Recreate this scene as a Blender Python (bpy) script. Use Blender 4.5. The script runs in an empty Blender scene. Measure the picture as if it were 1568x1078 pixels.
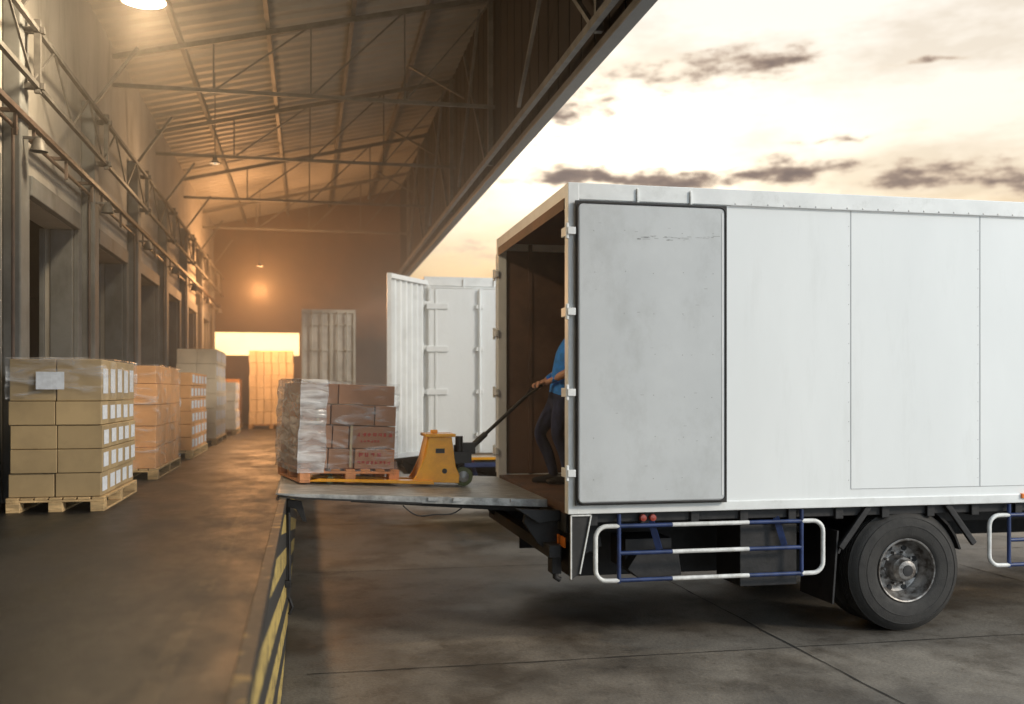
import bpy, bmesh, math, random
from mathutils import Vector, Matrix, noise as mnoise
random.seed(7)
R=math.radians
scene=bpy.context.scene
A=math.atan(315/1527); F=1527.0; H=2.01
scene.view_settings.view_transform='Standard'
try: scene.view_settings.look='None'
except Exception: pass
scene.view_settings.exposure=0

# ------------------------------------------------------------------ materials
def newmat(name):
    m=bpy.data.materials.new(name); m.use_nodes=True
    nt=m.node_tree; nt.nodes.clear()
    out=nt.nodes.new('ShaderNodeOutputMaterial')
    return m,nt,out
def mat(name,col,rough=0.6,metal=0.0,var=0.12,scale=3.0,bump=0.0,bscale=60,col2=None,lo=.4,hi=.6,attr=0.0,stretch=(1,1,1),spec=0.5,coat=0.0,dirt=None):
    m,nt,out=newmat(name); N=nt.nodes; L=nt.links
    b=N.new('ShaderNodeBsdfPrincipled'); L.new(b.outputs[0],out.inputs[0])
    b.inputs['Roughness'].default_value=rough; b.inputs['Metallic'].default_value=metal
    b.inputs['Specular IOR Level'].default_value=spec
    b.inputs['Coat Weight'].default_value=coat
    tc=N.new('ShaderNodeTexCoord'); mp=N.new('ShaderNodeMapping'); mp.inputs['Scale'].default_value=stretch
    L.new(tc.outputs['Object'],mp.inputs[0])
    n=N.new('ShaderNodeTexNoise'); n.inputs['Scale'].default_value=scale; n.inputs['Detail'].default_value=5; n.inputs['Roughness'].default_value=.62
    L.new(mp.outputs[0],n.inputs['Vector'])
    r=N.new('ShaderNodeValToRGB'); L.new(n.outputs['Fac'],r.inputs[0])
    c2=col2 if col2 else tuple(c*(1-var) for c in col)
    c1=col if col2 else tuple(min(1,c*(1+var*.6)) for c in col)
    r.color_ramp.elements[0].position=lo; r.color_ramp.elements[0].color=(*c2,1)
    r.color_ramp.elements[1].position=hi; r.color_ramp.elements[1].color=(*c1,1)
    last=r.outputs[0]
    if attr>0:
        at=N.new('ShaderNodeAttribute'); at.attribute_name='var'
        mr=N.new('ShaderNodeMapRange'); L.new(at.outputs['Fac'],mr.inputs[0]); mr.inputs[3].default_value=1-attr; mr.inputs[4].default_value=1+attr*.5
        vm=N.new('ShaderNodeVectorMath'); vm.operation='SCALE'; L.new(last,vm.inputs[0]); L.new(mr.outputs[0],vm.inputs['Scale']); last=vm.outputs[0]
    if dirt:
        sc,amt,st,thr=dirt
        mp2=N.new('ShaderNodeMapping'); mp2.inputs['Scale'].default_value=st; mp2.inputs['Location'].default_value=(3.3,1.7,5.1); L.new(tc.outputs['Object'],mp2.inputs[0])
        nd=N.new('ShaderNodeTexNoise'); nd.inputs['Scale'].default_value=sc; nd.inputs['Detail'].default_value=7; nd.inputs['Roughness'].default_value=.72; L.new(mp2.outputs[0],nd.inputs['Vector'])
        rd=N.new('ShaderNodeValToRGB'); L.new(nd.outputs['Fac'],rd.inputs[0]); rd.color_ramp.elements[0].position=thr; rd.color_ramp.elements[0].color=(1,1,1,1)
        rd.color_ramp.elements[1].position=thr+.16; rd.color_ramp.elements[1].color=(1-amt,1-amt*1.03,1-amt*1.12,1)
        vm=N.new('ShaderNodeVectorMath'); vm.operation='MULTIPLY'; L.new(last,vm.inputs[0]); L.new(rd.outputs[0],vm.inputs[1]); last=vm.outputs[0]
    L.new(last,b.inputs['Base Color'])
    rr=N.new('ShaderNodeMapRange'); L.new(n.outputs['Fac'],rr.inputs[0]); rr.inputs[3].default_value=max(0,rough-.12); rr.inputs[4].default_value=min(1,rough+.12)
    L.new(rr.outputs[0],b.inputs['Roughness'])
    if bump>0:
        n2=N.new('ShaderNodeTexNoise'); n2.inputs['Scale'].default_value=bscale; n2.inputs['Detail'].default_value=3; L.new(tc.outputs['Object'],n2.inputs['Vector'])
        bp=N.new('ShaderNodeBump'); bp.inputs['Strength'].default_value=bump; bp.inputs['Distance'].default_value=.01
        L.new(n2.outputs['Fac'],bp.inputs['Height']); L.new(bp.outputs[0],b.inputs['Normal'])
    return m
def emis(name,col,s):
    m,nt,out=newmat(name); e=nt.nodes.new('ShaderNodeEmission'); e.inputs[0].default_value=(*col,1); e.inputs[1].default_value=s
    nt.links.new(e.outputs[0],out.inputs[0]); return m

WHITE=mat('white_panel_paint',(.80,.815,.81),.34,0,.05,.9,.05,3,stretch=(1,1,.35),lo=.3,hi=.7,dirt=(2.2,.06,(1.6,1,.25),.54))
WHITE2=mat('white_trim',(.78,.79,.78),.4,0,.06,3,dirt=(5,.14,(1,1,1),.56))
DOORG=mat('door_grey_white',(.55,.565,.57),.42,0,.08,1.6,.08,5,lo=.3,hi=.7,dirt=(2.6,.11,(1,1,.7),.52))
GASK=mat('rubber_gasket',(.035,.033,.032),.7,0,.3,8)
DARK=mat('chassis_black',(.018,.017,.018),.6,0,.5,6,.2,30)
BLUE=mat('blue_paint',(.022,.042,.13),.4,0,.3,9)
TUBEW=mat('white_tube_paint',(.72,.72,.70),.4,0,.15,12,dirt=(9,.3,(1,1,1),.55))
RUB=mat('tyre_rubber',(.016,.0155,.016),.75,0,.3,12,.3,90,col2=(.030,.028,.026),lo=.5,hi=.8)
RIM=mat('rim_steel',(.34,.33,.32),.45,.6,.4,14,.2,50,col2=(.09,.075,.065),lo=.35,hi=.6)
STEEL=mat('galvanised_steel',(.45,.45,.44),.45,.6,.25,10,.1,60)
ALU=mat('aluminium_plate',(.42,.42,.41),.42,.4,.35,7,.25,80,stretch=(1,3,1),dirt=(6,.35,(1,2,1),.5))
INNER=mat('cargo_lining',(.13,.070,.044),.6,0,.35,1.5,.1,30)
RED=mat('red_lamp_lens',(.34,.06,.04),.25)
ORL=mat('orange_lamp_lens',(.75,.2,.03),.25)
WOOD=mat('pallet_wood',(.58,.40,.20),.75,0,.35,5,.3,60,attr=.25,stretch=(1,6,6))
WOODR=mat('pallet_wood_red',(.62,.27,.12),.75,0,.35,5,.3,60,attr=.25)
CARD=mat('cardboard_kraft',(.45,.325,.17),.75,0,.12,2.5,.08,25,attr=.16)
CARDO=mat('cardboard_orange',(.74,.38,.16),.75,0,.12,2.5,.08,25,attr=.16)
CARDR=mat('cardboard_brown',(.42,.21,.115),.72,0,.15,2.5,.1,25,attr=.3)
CARDW=mat('cardboard_pale',(.84,.72,.54),.7,0,.12,2.5,.05,25,attr=.12)
TAPE=mat('packing_tape',(.52,.40,.22),.3)
LABEL=mat('paper_label',(.76,.80,.86),.6,0,.1,30)
PRINTR=mat('red_print',(.50,.05,.035),.7)
YEL=mat('jack_orange_paint',(1.0,.43,.01),.35,0,.12,9,coat=.3)
BLK=mat('black_plastic',(.02,.02,.02),.45)
WHEELP=mat('poly_wheel',(.14,.17,.07),.5)
WALL=mat('plaster_wall',(.40,.38,.35),.85,0,.22,1.1,.15,20,stretch=(1,1,.5),lo=.3,hi=.7,dirt=(1.6,.25,(1,1.6,.4),.5))
COL=mat('grey_pillar',(.15,.157,.16),.7,0,.25,2,.1,20,dirt=(3,.3,(1,1,.4),.5))
DWALL=mat('brown_end_wall',(.085,.048,.032),.8,0,.3,1.5)
CEIL=mat('corrugated_roof',(.30,.285,.26),.55,.1,.25,1.0,stretch=(1,.4,1),lo=.3,hi=.7)
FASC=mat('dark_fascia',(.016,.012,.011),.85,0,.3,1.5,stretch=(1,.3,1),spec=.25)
TRIM=mat('fascia_trim',(.10,.095,.09),.5,.3,.2,4)
TRUSS=mat('truss_steel',(.12,.115,.11),.55,.2,.3,6)
RAILB=mat('brown_rail',(.08,.055,.045),.5,0,.3,6)
SHDOOR=mat('grey_shutter',(.11,.12,.12),.6,0,.2,4)
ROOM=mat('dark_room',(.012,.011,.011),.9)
SKINM=mat('skin',(.66,.34,.22),.5,0,.1,20)
SHIRT=mat('blue_polo_shirt',(.03,.27,.85),.8,0,.2,14,.3,40)
TROU=mat('navy_trousers',(.028,.036,.09),.85,0,.3,10,.4,40)
SHOE=mat('black_shoe',(.015,.013,.012),.5)
HAIR=mat('black_hair',(.012,.010,.009),.6)
CAB=mat('cab_white_paint',(.7,.71,.71),.25,coat=.5)
GLASS=mat('dark_window_glass',(.02,.025,.03),.06)

def ground_mat():
    m,nt,out=newmat('concrete_yard'); N=nt.nodes; L=nt.links
    b=N.new('ShaderNodeBsdfPrincipled'); L.new(b.outputs[0],out.inputs[0])
    tc=N.new('ShaderNodeTexCoord')
    def ns(s,d=6,st=(1,1,1),ro=.6):
        mp=N.new('ShaderNodeMapping'); mp.inputs['Scale'].default_value=st; L.new(tc.outputs['Object'],mp.inputs[0])
        n=N.new('ShaderNodeTexNoise'); n.inputs['Scale'].default_value=s; n.inputs['Detail'].default_value=d; n.inputs['Roughness'].default_value=ro
        L.new(mp.outputs[0],n.inputs['Vector']); return n.outputs['Fac']
    big=ns(.7,7,(1,1,1),.62); fine=ns(45,3); stain=ns(1.3,8,(1,.8,1),.62); spots=ns(7,4)
    r=N.new('ShaderNodeValToRGB'); L.new(big,r.inputs[0])
    e=r.color_ramp.elements; e[0].position=.34; e[0].color=(.072,.065,.057,1); e[1].position=.66; e[1].color=(.205,.184,.155,1)
    r2=N.new('ShaderNodeValToRGB'); L.new(stain,r2.inputs[0])
    e=r2.color_ramp.elements; e[0].position=.38; e[0].color=(.52,.49,.46,1); e[1].position=.52; e[1].color=(1,1,1,1)
    r3=N.new('ShaderNodeValToRGB'); L.new(fine,r3.inputs[0]); e=r3.color_ramp.elements; e[0].position=.3; e[0].color=(.72,.72,.72,1); e[1].position=.7; e[1].color=(1.18,1.18,1.18,1)
    r4=N.new('ShaderNodeValToRGB'); L.new(spots,r4.inputs[0]); e=r4.color_ramp.elements; e[0].position=.28; e[0].color=(.6,.58,.56,1); e[1].position=.42; e[1].color=(1,1,1,1)
    def mul(a,c):
        v=N.new('ShaderNodeVectorMath'); v.operation='MULTIPLY'; L.new(a,v.inputs[0]); L.new(c,v.inputs[1]); return v.outputs[0]
    L.new(mul(mul(mul(r.outputs[0],r2.outputs[0]),r3.outputs[0]),r4.outputs[0]),b.inputs['Base Color'])
    mr=N.new('ShaderNodeMapRange'); L.new(big,mr.inputs[0]); mr.inputs[1].default_value=.35; mr.inputs[2].default_value=.65; mr.inputs[3].default_value=.36; mr.inputs[4].default_value=.75
    L.new(mr.outputs[0],b.inputs['Roughness'])
    bp=N.new('ShaderNodeBump'); bp.inputs['Strength'].default_value=.3; bp.inputs['Distance'].default_value=.01; L.new(fine,bp.inputs['Height']); L.new(bp.outputs[0],b.inputs['Normal'])
    return m
def asphalt_mat():
    m,nt,out=newmat('dock_floor'); N=nt.nodes; L=nt.links
    b=N.new('ShaderNodeBsdfPrincipled'); L.new(b.outputs[0],out.inputs[0])
    tc=N.new('ShaderNodeTexCoord')
    def ns(s,d=6,st=(1,1,1),ro=.6):
        mp=N.new('ShaderNodeMapping'); mp.inputs['Scale'].default_value=st; L.new(tc.outputs['Object'],mp.inputs[0])
        n=N.new('ShaderNodeTexNoise'); n.inputs['Scale'].default_value=s; n.inputs['Detail'].default_value=d; n.inputs['Roughness'].default_value=ro
        L.new(mp.outputs[0],n.inputs['Vector']); return n.outputs['Fac']
    big=ns(1.4,7,(1.6,.8,1),.7); fine=ns(90,3)
    r=N.new('ShaderNodeValToRGB'); L.new(big,r.inputs[0]); e=r.color_ramp.elements
    e[0].position=.35; e[0].color=(.0075,.0082,.009,1); e[1].position=.68; e[1].color=(.023,.0235,.024,1)
    sx=N.new('ShaderNodeSeparateXYZ'); L.new(tc.outputs['Object'],sx.inputs[0])
    def M(op,a,b=None):
        n=N.new('ShaderNodeMath'); n.operation=op
        for i,x in enumerate((a,b)):
            if x is None: continue
            if isinstance(x,(int,float)): n.inputs[i].default_value=x
            else: L.new(x,n.inputs[i])
        return n.outputs[0]
    dist=M('ABSOLUTE',M('ADD',sx.outputs[0],.42))
    wear=ns(3.5,6,(1.6,1,1),.7)
    band=M('LESS_THAN',M('ADD',dist,M('MULTIPLY',wear,.05)),.06)
    w=M('MULTIPLY',band,M('GREATER_THAN',wear,.50)); w=M('MULTIPLY',w,.22)
    mx=N.new('ShaderNodeMix'); mx.data_type='RGBA'; L.new(w,mx.inputs[0]); L.new(r.outputs[0],mx.inputs[6]); mx.inputs[7].default_value=(.14,.10,.055,1)
    L.new(mx.outputs[2],b.inputs['Base Color'])
    mr=N.new('ShaderNodeMapRange'); L.new(big,mr.inputs[0]); mr.inputs[1].default_value=.35; mr.inputs[2].default_value=.65; mr.inputs[3].default_value=.38; mr.inputs[4].default_value=.62
    L.new(mr.outputs[0],b.inputs['Roughness'])
    b.inputs['Specular IOR Level'].default_value=.3
    bp=N.new('ShaderNodeBump'); bp.inputs['Strength'].default_value=.4; bp.inputs['Distance'].default_value=.006; L.new(fine,bp.inputs['Height']); L.new(bp.outputs[0],b.inputs['Normal'])
    return m
def film_mat(name,f0,f1,lo,hi):
    m,nt,out=newmat(name); N=nt.nodes; L=nt.links
    t=N.new('ShaderNodeBsdfTransparent'); t.inputs[0].default_value=(.97,.97,.97,1)
    g=N.new('ShaderNodeBsdfPrincipled'); g.inputs['Base Color'].default_value=(.75,.76,.78,1); g.inputs['Roughness'].default_value=.18; g.inputs['Specular IOR Level'].default_value=1.0
    tc=N.new('ShaderNodeTexCoord'); mp=N.new('ShaderNodeMapping'); mp.inputs['Scale'].default_value=(3,3,12); mp.inputs['Rotation'].default_value=(.3,.5,.2); L.new(tc.outputs['Object'],mp.inputs[0])
    n=N.new('ShaderNodeTexNoise'); n.inputs['Scale'].default_value=1.3; n.inputs['Detail'].default_value=4; n.inputs['Distortion'].default_value=.8; L.new(mp.outputs[0],n.inputs['Vector'])
    bp=N.new('ShaderNodeBump'); bp.inputs['Strength'].default_value=.8; bp.inputs['Distance'].default_value=.02; L.new(n.outputs['Fac'],bp.inputs['Height']); L.new(bp.outputs[0],g.inputs['Normal'])
    r=N.new('ShaderNodeValToRGB'); L.new(n.outputs['Fac'],r.inputs[0]); e=r.color_ramp.elements
    e[0].position=lo; e[0].color=(f0,f0,f0,1); e[1].position=hi; e[1].color=(f1,f1,f1,1)
    mx=N.new('ShaderNodeMixShader'); L.new(r.outputs[0],mx.inputs[0]); L.new(t.outputs[0],mx.inputs[1]); L.new(g.outputs[0],mx.inputs[2]); L.new(mx.outputs[0],out.inputs[0])
    return m
def hazard_mat():
    m,nt,out=newmat('yellow_black_edge'); N=nt.nodes; L=nt.links
    b=N.new('ShaderNodeBsdfPrincipled'); L.new(b.outputs[0],out.inputs[0]); b.inputs['Roughness'].default_value=.75
    tc=N.new('ShaderNodeTexCoord'); sx=N.new('ShaderNodeSeparateXYZ'); L.new(tc.outputs['Object'],sx.inputs[0])
    def M(op,a,b=None):
        n=N.new('ShaderNodeMath'); n.operation=op
        for i,x in enumerate((a,b)):
            if x is None: continue
            if isinstance(x,(int,float)): n.inputs[i].default_value=x
            else: L.new(x,n.inputs[i])
        return n.outputs[0]
    s=M('FRACT',M('DIVIDE',M('ADD',M('MULTIPLY',sx.outputs[1],.13),sx.outputs[2]),.26))
    st=M('GREATER_THAN',s,.46)
    n=N.new('ShaderNodeTexNoise'); n.inputs['Scale'].default_value=6; n.inputs['Detail'].default_value=7; n.inputs['Roughness'].default_value=.72; L.new(tc.outputs['Object'],n.inputs['Vector'])
    rw=N.new('ShaderNodeMapRange'); rw.interpolation_type='SMOOTHSTEP'; L.new(n.outputs['Fac'],rw.inputs[0]); rw.inputs[1].default_value=.40; rw.inputs[2].default_value=.54; rw.inputs[3].default_value=.2; rw.inputs[4].default_value=1
    w=M('MULTIPLY',st,rw.outputs[0])
    mx=N.new('ShaderNodeMix'); mx.data_type='RGBA'; L.new(w,mx.inputs[0]); mx.inputs[6].default_value=(.032,.03,.028,1); mx.inputs[7].default_value=(.52,.38,.12,1)
    L.new(mx.outputs[2],b.inputs['Base Color']); return m
GROUND=ground_mat(); FLOOR=asphalt_mat(); HAZ=hazard_mat()
FILM=film_mat('stretch_film_clear',.04,.46,.50,.74); FILM2=film_mat('stretch_film_loose',.30,.72,.40,.66)

# ------------------------------------------------------------------ mesh builder
def empty(name,loc=(0,0,0),rot=(0,0,0)):
    e=bpy.data.objects.new(name,None); scene.collection.objects.link(e); e.location=loc; e.rotation_euler=rot; e.empty_display_size=.2; return e
class MB:
    def __init__(s): s.v=[]; s.f=[]; s.var=[]
    def add(s,vs,fs):
        o=len(s.v); s.v+= [Vector(v) for v in vs]; r=random.random()
        for f in fs: s.f.append([i+o for i in f]); s.var.append(r)
    def box(s,x0,x1,y0,y1,z0,z1,Rm=None,c=None):
        vs=[Vector((x,y,z)) for z in (z0,z1) for y in (y0,y1) for x in (x0,x1)]
        if Rm is not None:
            c=Vector(c) if c is not None else Vector(((x0+x1)/2,(y0+y1)/2,(z0+z1)/2))
            vs=[c+Rm@(v-c) for v in vs]
        s.add(vs,[(0,2,3,1),(4,5,7,6),(0,1,5,4),(2,6,7,3),(0,4,6,2),(1,3,7,5)])
    def beam(s,p,q,w,h=None,up=(0,0,1)):
        h=h or w; p=Vector(p); q=Vector(q); d=(q-p).normalized(); u=Vector(up)
        if abs(d.dot(u))>.98: u=Vector((1,0,0))
        a=d.cross(u).normalized()*w/2; b=a.cross(d).normalized()*h/2
        vs=[e+sa*a+sb*b for e in (p,q) for sa,sb in((-1,-1),(1,-1),(1,1),(-1,1))]
        s.add(vs,[(0,1,2,3),(4,7,6,5),(0,4,5,1),(1,5,6,2),(2,6,7,3),(3,7,4,0)])
    def prism(s,pts,y0,y1,axis='y'):
        n=len(pts)
        def mk(a,b,t):
            return (a,t,b) if axis=='y' else ((t,a,b) if axis=='x' else (a,b,t))
        vs=[mk(a,b,y0) for a,b in pts]+[mk(a,b,y1) for a,b in pts]
        fs=[tuple(range(n)),tuple(range(2*n-1,n-1,-1))]+[(i,(i+1)%n,(i+1)%n+n,i+n) for i in range(n)]
        s.add(vs,fs)
    def tube(s,pts,r,n=10,radii=None):
        pts=[Vector(p) for p in pts]; rings=[]; a=None
        for i,p in enumerate(pts):
            d=(pts[min(i+1,len(pts)-1)]-pts[max(i-1,0)]).normalized()
            if a is None:
                u=Vector((0,0,1)) if abs(d.z)<.9 else Vector((1,0,0)); a=d.cross(u).normalized()
            a=(a-d*a.dot(d)).normalized(); b=d.cross(a); rr=radii[i] if radii else r
            rings.append([p+rr*(math.cos(2*math.pi*k/n)*a+math.sin(2*math.pi*k/n)*b) for k in range(n)])
        vs=[v for g in rings for v in g]; fs=[]
        for i in range(len(rings)-1):
            for k in range(n): fs.append((i*n+k,i*n+(k+1)%n,(i+1)*n+(k+1)%n,(i+1)*n+k))
        fs.append(tuple(range(n-1,-1,-1))); fs.append(tuple(range((len(rings)-1)*n,len(rings)*n)))
        s.add(vs,fs)
    def lathe(s,c,prof,n=48,axis='y'):
        vs=[];c=Vector(c)
        for r,t in prof:
            for k in range(n):
                a=2*math.pi*k/n
                vs.append(c+(Vector((r*math.cos(a),t,r*math.sin(a))) if axis=='y' else Vector((r*math.cos(a),r*math.sin(a),t))))
        fs=[]
        for i in range(len(prof)-1):
            for k in range(n): fs.append((i*n+k,i*n+(k+1)%n,(i+1)*n+(k+1)%n,(i+1)*n+k))
        s.add(vs,fs)
    def quad(s,a,b,c,d): s.add([a,b,c,d],[(0,1,2,3)])
    def obj(s,name,m,parent=None,bevel=0,smooth=False,world=False,off=(0,0,0)):
        me=bpy.data.meshes.new(name); o=Vector(off)
        if world and parent: o=o-parent.location
        me.from_pydata([tuple(v+o) for v in s.v],[],s.f)
        at=me.attributes.new('var','FLOAT','FACE')
        for i,x in enumerate(s.var): at.data[i].value=x
        bm=bmesh.new(); bm.from_mesh(me); bmesh.ops.recalc_face_normals(bm,faces=bm.faces); bm.to_mesh(me); bm.free()
        me.materials.append(m)
        if smooth:
            me.shade_smooth(); me.set_sharp_from_angle(angle=R(38))
        ob=bpy.data.objects.new(name,me); scene.collection.objects.link(ob)
        if parent: ob.parent=parent
        if bevel:
            md=ob.modifiers.new('bevel','BEVEL'); md.width=bevel; md.segments=2; md.limit_method='ANGLE'; md.angle_limit=R(40)
        return ob

# ------------------------------------------------------------------ ground
g=MB(); g.quad((-400,-400,0),(400,-400,0),(400,400,0),(-400,400,0)); g.obj('concrete_yard_ground',GROUND)
jn=MB()
def wob(p0,p1,w,axis):
    n=160; pts=[]
    for i in range(n+1):
        t=i/n; x=p0[0]+(p1[0]-p0[0])*t; y=p0[1]+(p1[1]-p0[1])*t
        k=(mnoise.noise(Vector((x*2.3,y*2.3,3)))*.012)+(mnoise.noise(Vector((x*9,y*9,3)))*.006)
        ww=w*(.4+1.3*abs(mnoise.noise(Vector((x*5,y*5,9)))))
        pts.append((x+(k if axis=='y' else 0),y+(k if axis=='x' else 0),ww))
    for i in range(n):
        a,b=pts[i],pts[i+1]
        if axis=='x': jn.quad((a[0],a[1]-a[2]/2,.004),(b[0],b[1]-b[2]/2,.004),(b[0],b[1]+b[2]/2,.004),(a[0],a[1]+a[2]/2,.004))
        else: jn.quad((a[0]-a[2]/2,a[1],.0045),(a[0]+a[2]/2,a[1],.0045),(b[0]+b[2]/2,b[1],.0045),(b[0]-b[2]/2,b[1],.0045))
for y in (3.2,7.2,11.2,15.2): wob((.0,y),(14,y),.02,'x')
for x in (3.75,7.4,11.0): wob((x,-1),(x,20),.02,'y')
jn.obj('pavement_joints',mat('joint_tar',(.02,.018,.016),.9))

# ------------------------------------------------------------------ dock platform
ZD=1.18; XE=-.16; XW=-2.2; YE=25.0; YS=-9.0
dock=empty('loading_dock_platform',(0,8,0))
b=MB(); b.box(XW-.0,XE-.02,YS,YE+14,0.0,ZD); b.obj('floor_slab',FLOOR,dock,0,world=True)
b=MB(); b.box(XE-.018,XE,YS,YE,.02,ZD-.06); b.obj('painted_edge_face',HAZ,dock,world=True)
b=MB(); b.box(XE-.05,XE+.006,YS,YE,ZD-.058,ZD+.006); b.obj('steel_edge_angle',mat('worn_edge_steel',(.045,.042,.038),.55,.3,.4,9,.2,40,col2=(.20,.15,.06),lo=.36,hi=.42),dock,.004,world=True)
b=MB()
b.box(XE+.002,XE+.03,8.15,8.2,.35,ZD-.02); b.tube([(XE+.02,8.17,.36),(XE+.05,8.17,.28),(XE+.02,8.17,.22)],.012)
b.prism([(XE+.01,1.16),(XE+.12,1.14),(XE+.16,.98),(XE+.13,.98),(XE+.08,1.08),(XE+.01,1.1)],8.02,8.06)
b.tube([(XE+.03,7.6,1.1),(XE+.035,7.6,.6)],.012); b.box(XE+.002,XE+.045,7.57,7.63,.55,.6)
b.obj('edge_bracket',DARK,dock,.003,world=True)

# ------------------------------------------------------------------ warehouse
wh=empty('warehouse_building',(XW,8,0))
ZW=6.0; XF=2.3; ZF=7.05; ZFB=4.74
doors=[(8.5+2.62*k,8.5+2.62*k+1.72) for k in range(-6,6)]
ZT=3.56
w=MB()
w.box(XW-.25,XW,YS,YE,ZT,ZW+.3)
prev=YS
for a,c in doors:
    w.box(XW-.25,XW,prev,a,ZD+.0,ZT); prev=c
w.box(XW-.25,XW,prev,YE,ZD,ZT)
w.box(XW-.3,XW-.05,YS,YE,0,ZD-.01)
w.obj('wall',WALL,wh,world=True)
fr=MB(); pl=MB(); sh=MB()
for a,c in doors:
    fr.box(XW+.002,XW+.05,a-.16,a,ZD,ZT+.16); fr.box(XW+.002,XW+.05,c,c+.16,ZD,ZT+.16); fr.box(XW+.002,XW+.07,a,c,ZT,ZT+.16)
    fr.box(XW-.30,XW-.251,c-.02,c+.1,ZD,ZT); fr.box(XW-.2,XW-.001,c-.03,c-.001,ZD,ZT-.001)
    pl.box(XW+.0,XW+.13,c+.34,c+.56,ZD,4.9)
    sh.box(XW-.6,XW-.56,a+1.05,a+1.36,ZD,ZT-.35)
    for q in range(6): sh.box(XW-.555,XW-.54,a+1.07,a+1.34,ZD+.1+q*.33,ZD+.12+q*.33)
fr.obj('door_frames',COL,wh,.008,world=True); pl.obj('pillars',COL,wh,.012,world=True); sh.obj('door_leaves',SHDOOR,wh,.004,world=True)
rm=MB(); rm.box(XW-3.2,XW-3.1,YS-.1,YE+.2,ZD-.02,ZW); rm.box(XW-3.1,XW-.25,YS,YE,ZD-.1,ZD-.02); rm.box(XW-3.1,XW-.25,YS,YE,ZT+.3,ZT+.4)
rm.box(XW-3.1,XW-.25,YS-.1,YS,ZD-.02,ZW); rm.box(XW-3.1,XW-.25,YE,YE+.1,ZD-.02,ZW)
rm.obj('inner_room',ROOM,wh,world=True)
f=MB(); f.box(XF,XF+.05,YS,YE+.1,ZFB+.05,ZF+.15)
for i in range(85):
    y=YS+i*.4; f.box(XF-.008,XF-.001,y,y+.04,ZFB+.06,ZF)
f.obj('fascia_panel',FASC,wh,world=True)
f=MB(); f.box(XF-.03,XF+.09,YS,YE+.1,ZFB-.02,ZFB+.05)
f.obj('fascia_trim',TRIM,wh,.008,world=True)
n=int((YE-YS)/.07); vs=[];fs=[]
def zroof(x): return ZW+(x-XW)/(XF-XW)*(ZF-ZW)
for i in range(n+1):
    y=YS+i*.07; o=[0,.028,.028,0][i%4]
    vs+= [(XW-.25,y,zroof(XW-.25)+o),(XF+.02,y,zroof(XF)+o)]
for i in range(n): fs.append((2*i,2*i+1,2*i+3,2*i+2))
r=MB(); r.add(vs,fs); r.obj('corrugated_roof',CEIL,wh,world=True)
r=MB(); r.prism([(XW-.25,ZW+.02),(XF+.05,ZF+.08),(XF+.05,ZF+.2),(XW-.25,ZW+.14)],YS,YE); r.obj('roof_outer_sheet',TRIM,wh,world=True)
e=MB(); zs=(2.88,3.44)
e.box(XW-.25,XF,YE,YE+.12,zs[1],ZF+.1); e.box(XE-.02,XF,YE,YE+.12,0,zs[1]); e.box(XW-.25,XE-.02,YE,YE+.12,ZD,zs[0])
e.box(XW-.25,XF,YS-.1,YS,ZFB,ZF+.1)
e.obj('end_wall',DWALL,wh,world=True)
p=MB()
for x in (-1.45,-.45,.55,1.5): p.beam((x,YS,zroof(x)-.05),(x,YE,zroof(x)-.05),.05,.09)
p.obj('purlins',TRUSS,wh,world=True)
t=MB(); ZC=5.55
ys=[10.9-3.4*3,10.9-6.8,10.9-3.4,12.2,15.6,19.0,22.4]
for y in ys:
    t.beam((XW,y,ZC),(XF,y,ZC),.035,.045); t.beam((XW,y,zroof(XW)-.13),(XF,y,zroof(XF)-.13),.045,.06)
    xs=[XW+(XF-XW)*i/4 for i in range(5)]
    for i in range(1,4):
        t.beam((xs[i],y,ZC),(xs[i+1],y,zroof(xs[i+1])-.13),.02)
        t.beam((xs[i],y,ZC),(xs[i],y,zroof(xs[i])-.13),.02)
    t.beam((XF-.06,y,ZFB+.08),(XF-.06,y,ZF-.1),.06,.06)
for i in range(len(ys)-1):
    a,c=ys[i],ys[i+1]; m=(a+c)/2
    t.beam((XF-.12,a,ZFB+.15),(XF-.12,m,ZF-.3),.04); t.beam((XF-.2,m,ZFB+.15),(XF-.2,a,ZF-.3),.035)
    t.beam((XF-.12,m,ZF-.9),(XF-.9,m,ZF-.9+.4),.03)
t.beam((XF-.12,YS,ZFB+.12),(XF-.12,YE,ZFB+.12),.05,.07)
t.obj('roof_trusses',TRUSS,wh,world=True)
t=MB(); xl=XW+.22
for z in (4.30,4.72): t.beam((xl,YS,z),(xl,YE,z),.035,.035)
y=YS; up=True
while y<YE-.7:
    t.beam((xl,y,4.3 if up else 4.72),(xl,y+.65,4.72 if up else 4.3),.016); up=not up; y+=.65
for a,c in doors:
    y=c+.45
    t.beam((XW,y,4.3),(xl+.05,y,4.3),.045); t.beam((XW,y,4.72),(xl+.05,y,4.72),.045); t.beam((xl,y,4.25),(xl,y,4.8),.045)
    t.beam((XW,y,4.75),(xl+.3,y,5.5),.03)
t.obj('wall_truss_rail',TRUSS,wh,world=True)
t=MB(); t.beam((XW+.14,YS,4.05),(XW+.14,YE,4.05),.05,.04); t.tube([(XW+.1,YS,3.95),(XW+.1,YE,3.95)],.016)
for a,c in doors:
    for y in (a-.2,(a+c)/2,c+.2):
        t.beam((XW,y,4.05),(XW+.16,y,4.05),.03); t.beam((XW+.13,y,4.05),(XW+.13,y,3.87),.025)
    t.tube([(XW+.1,c+.25,3.93),(XW+.1,c+.25,ZD)],.012)
t.obj('pipe_rail',RAILB,wh,.003,world=True)
t=MB()
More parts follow.
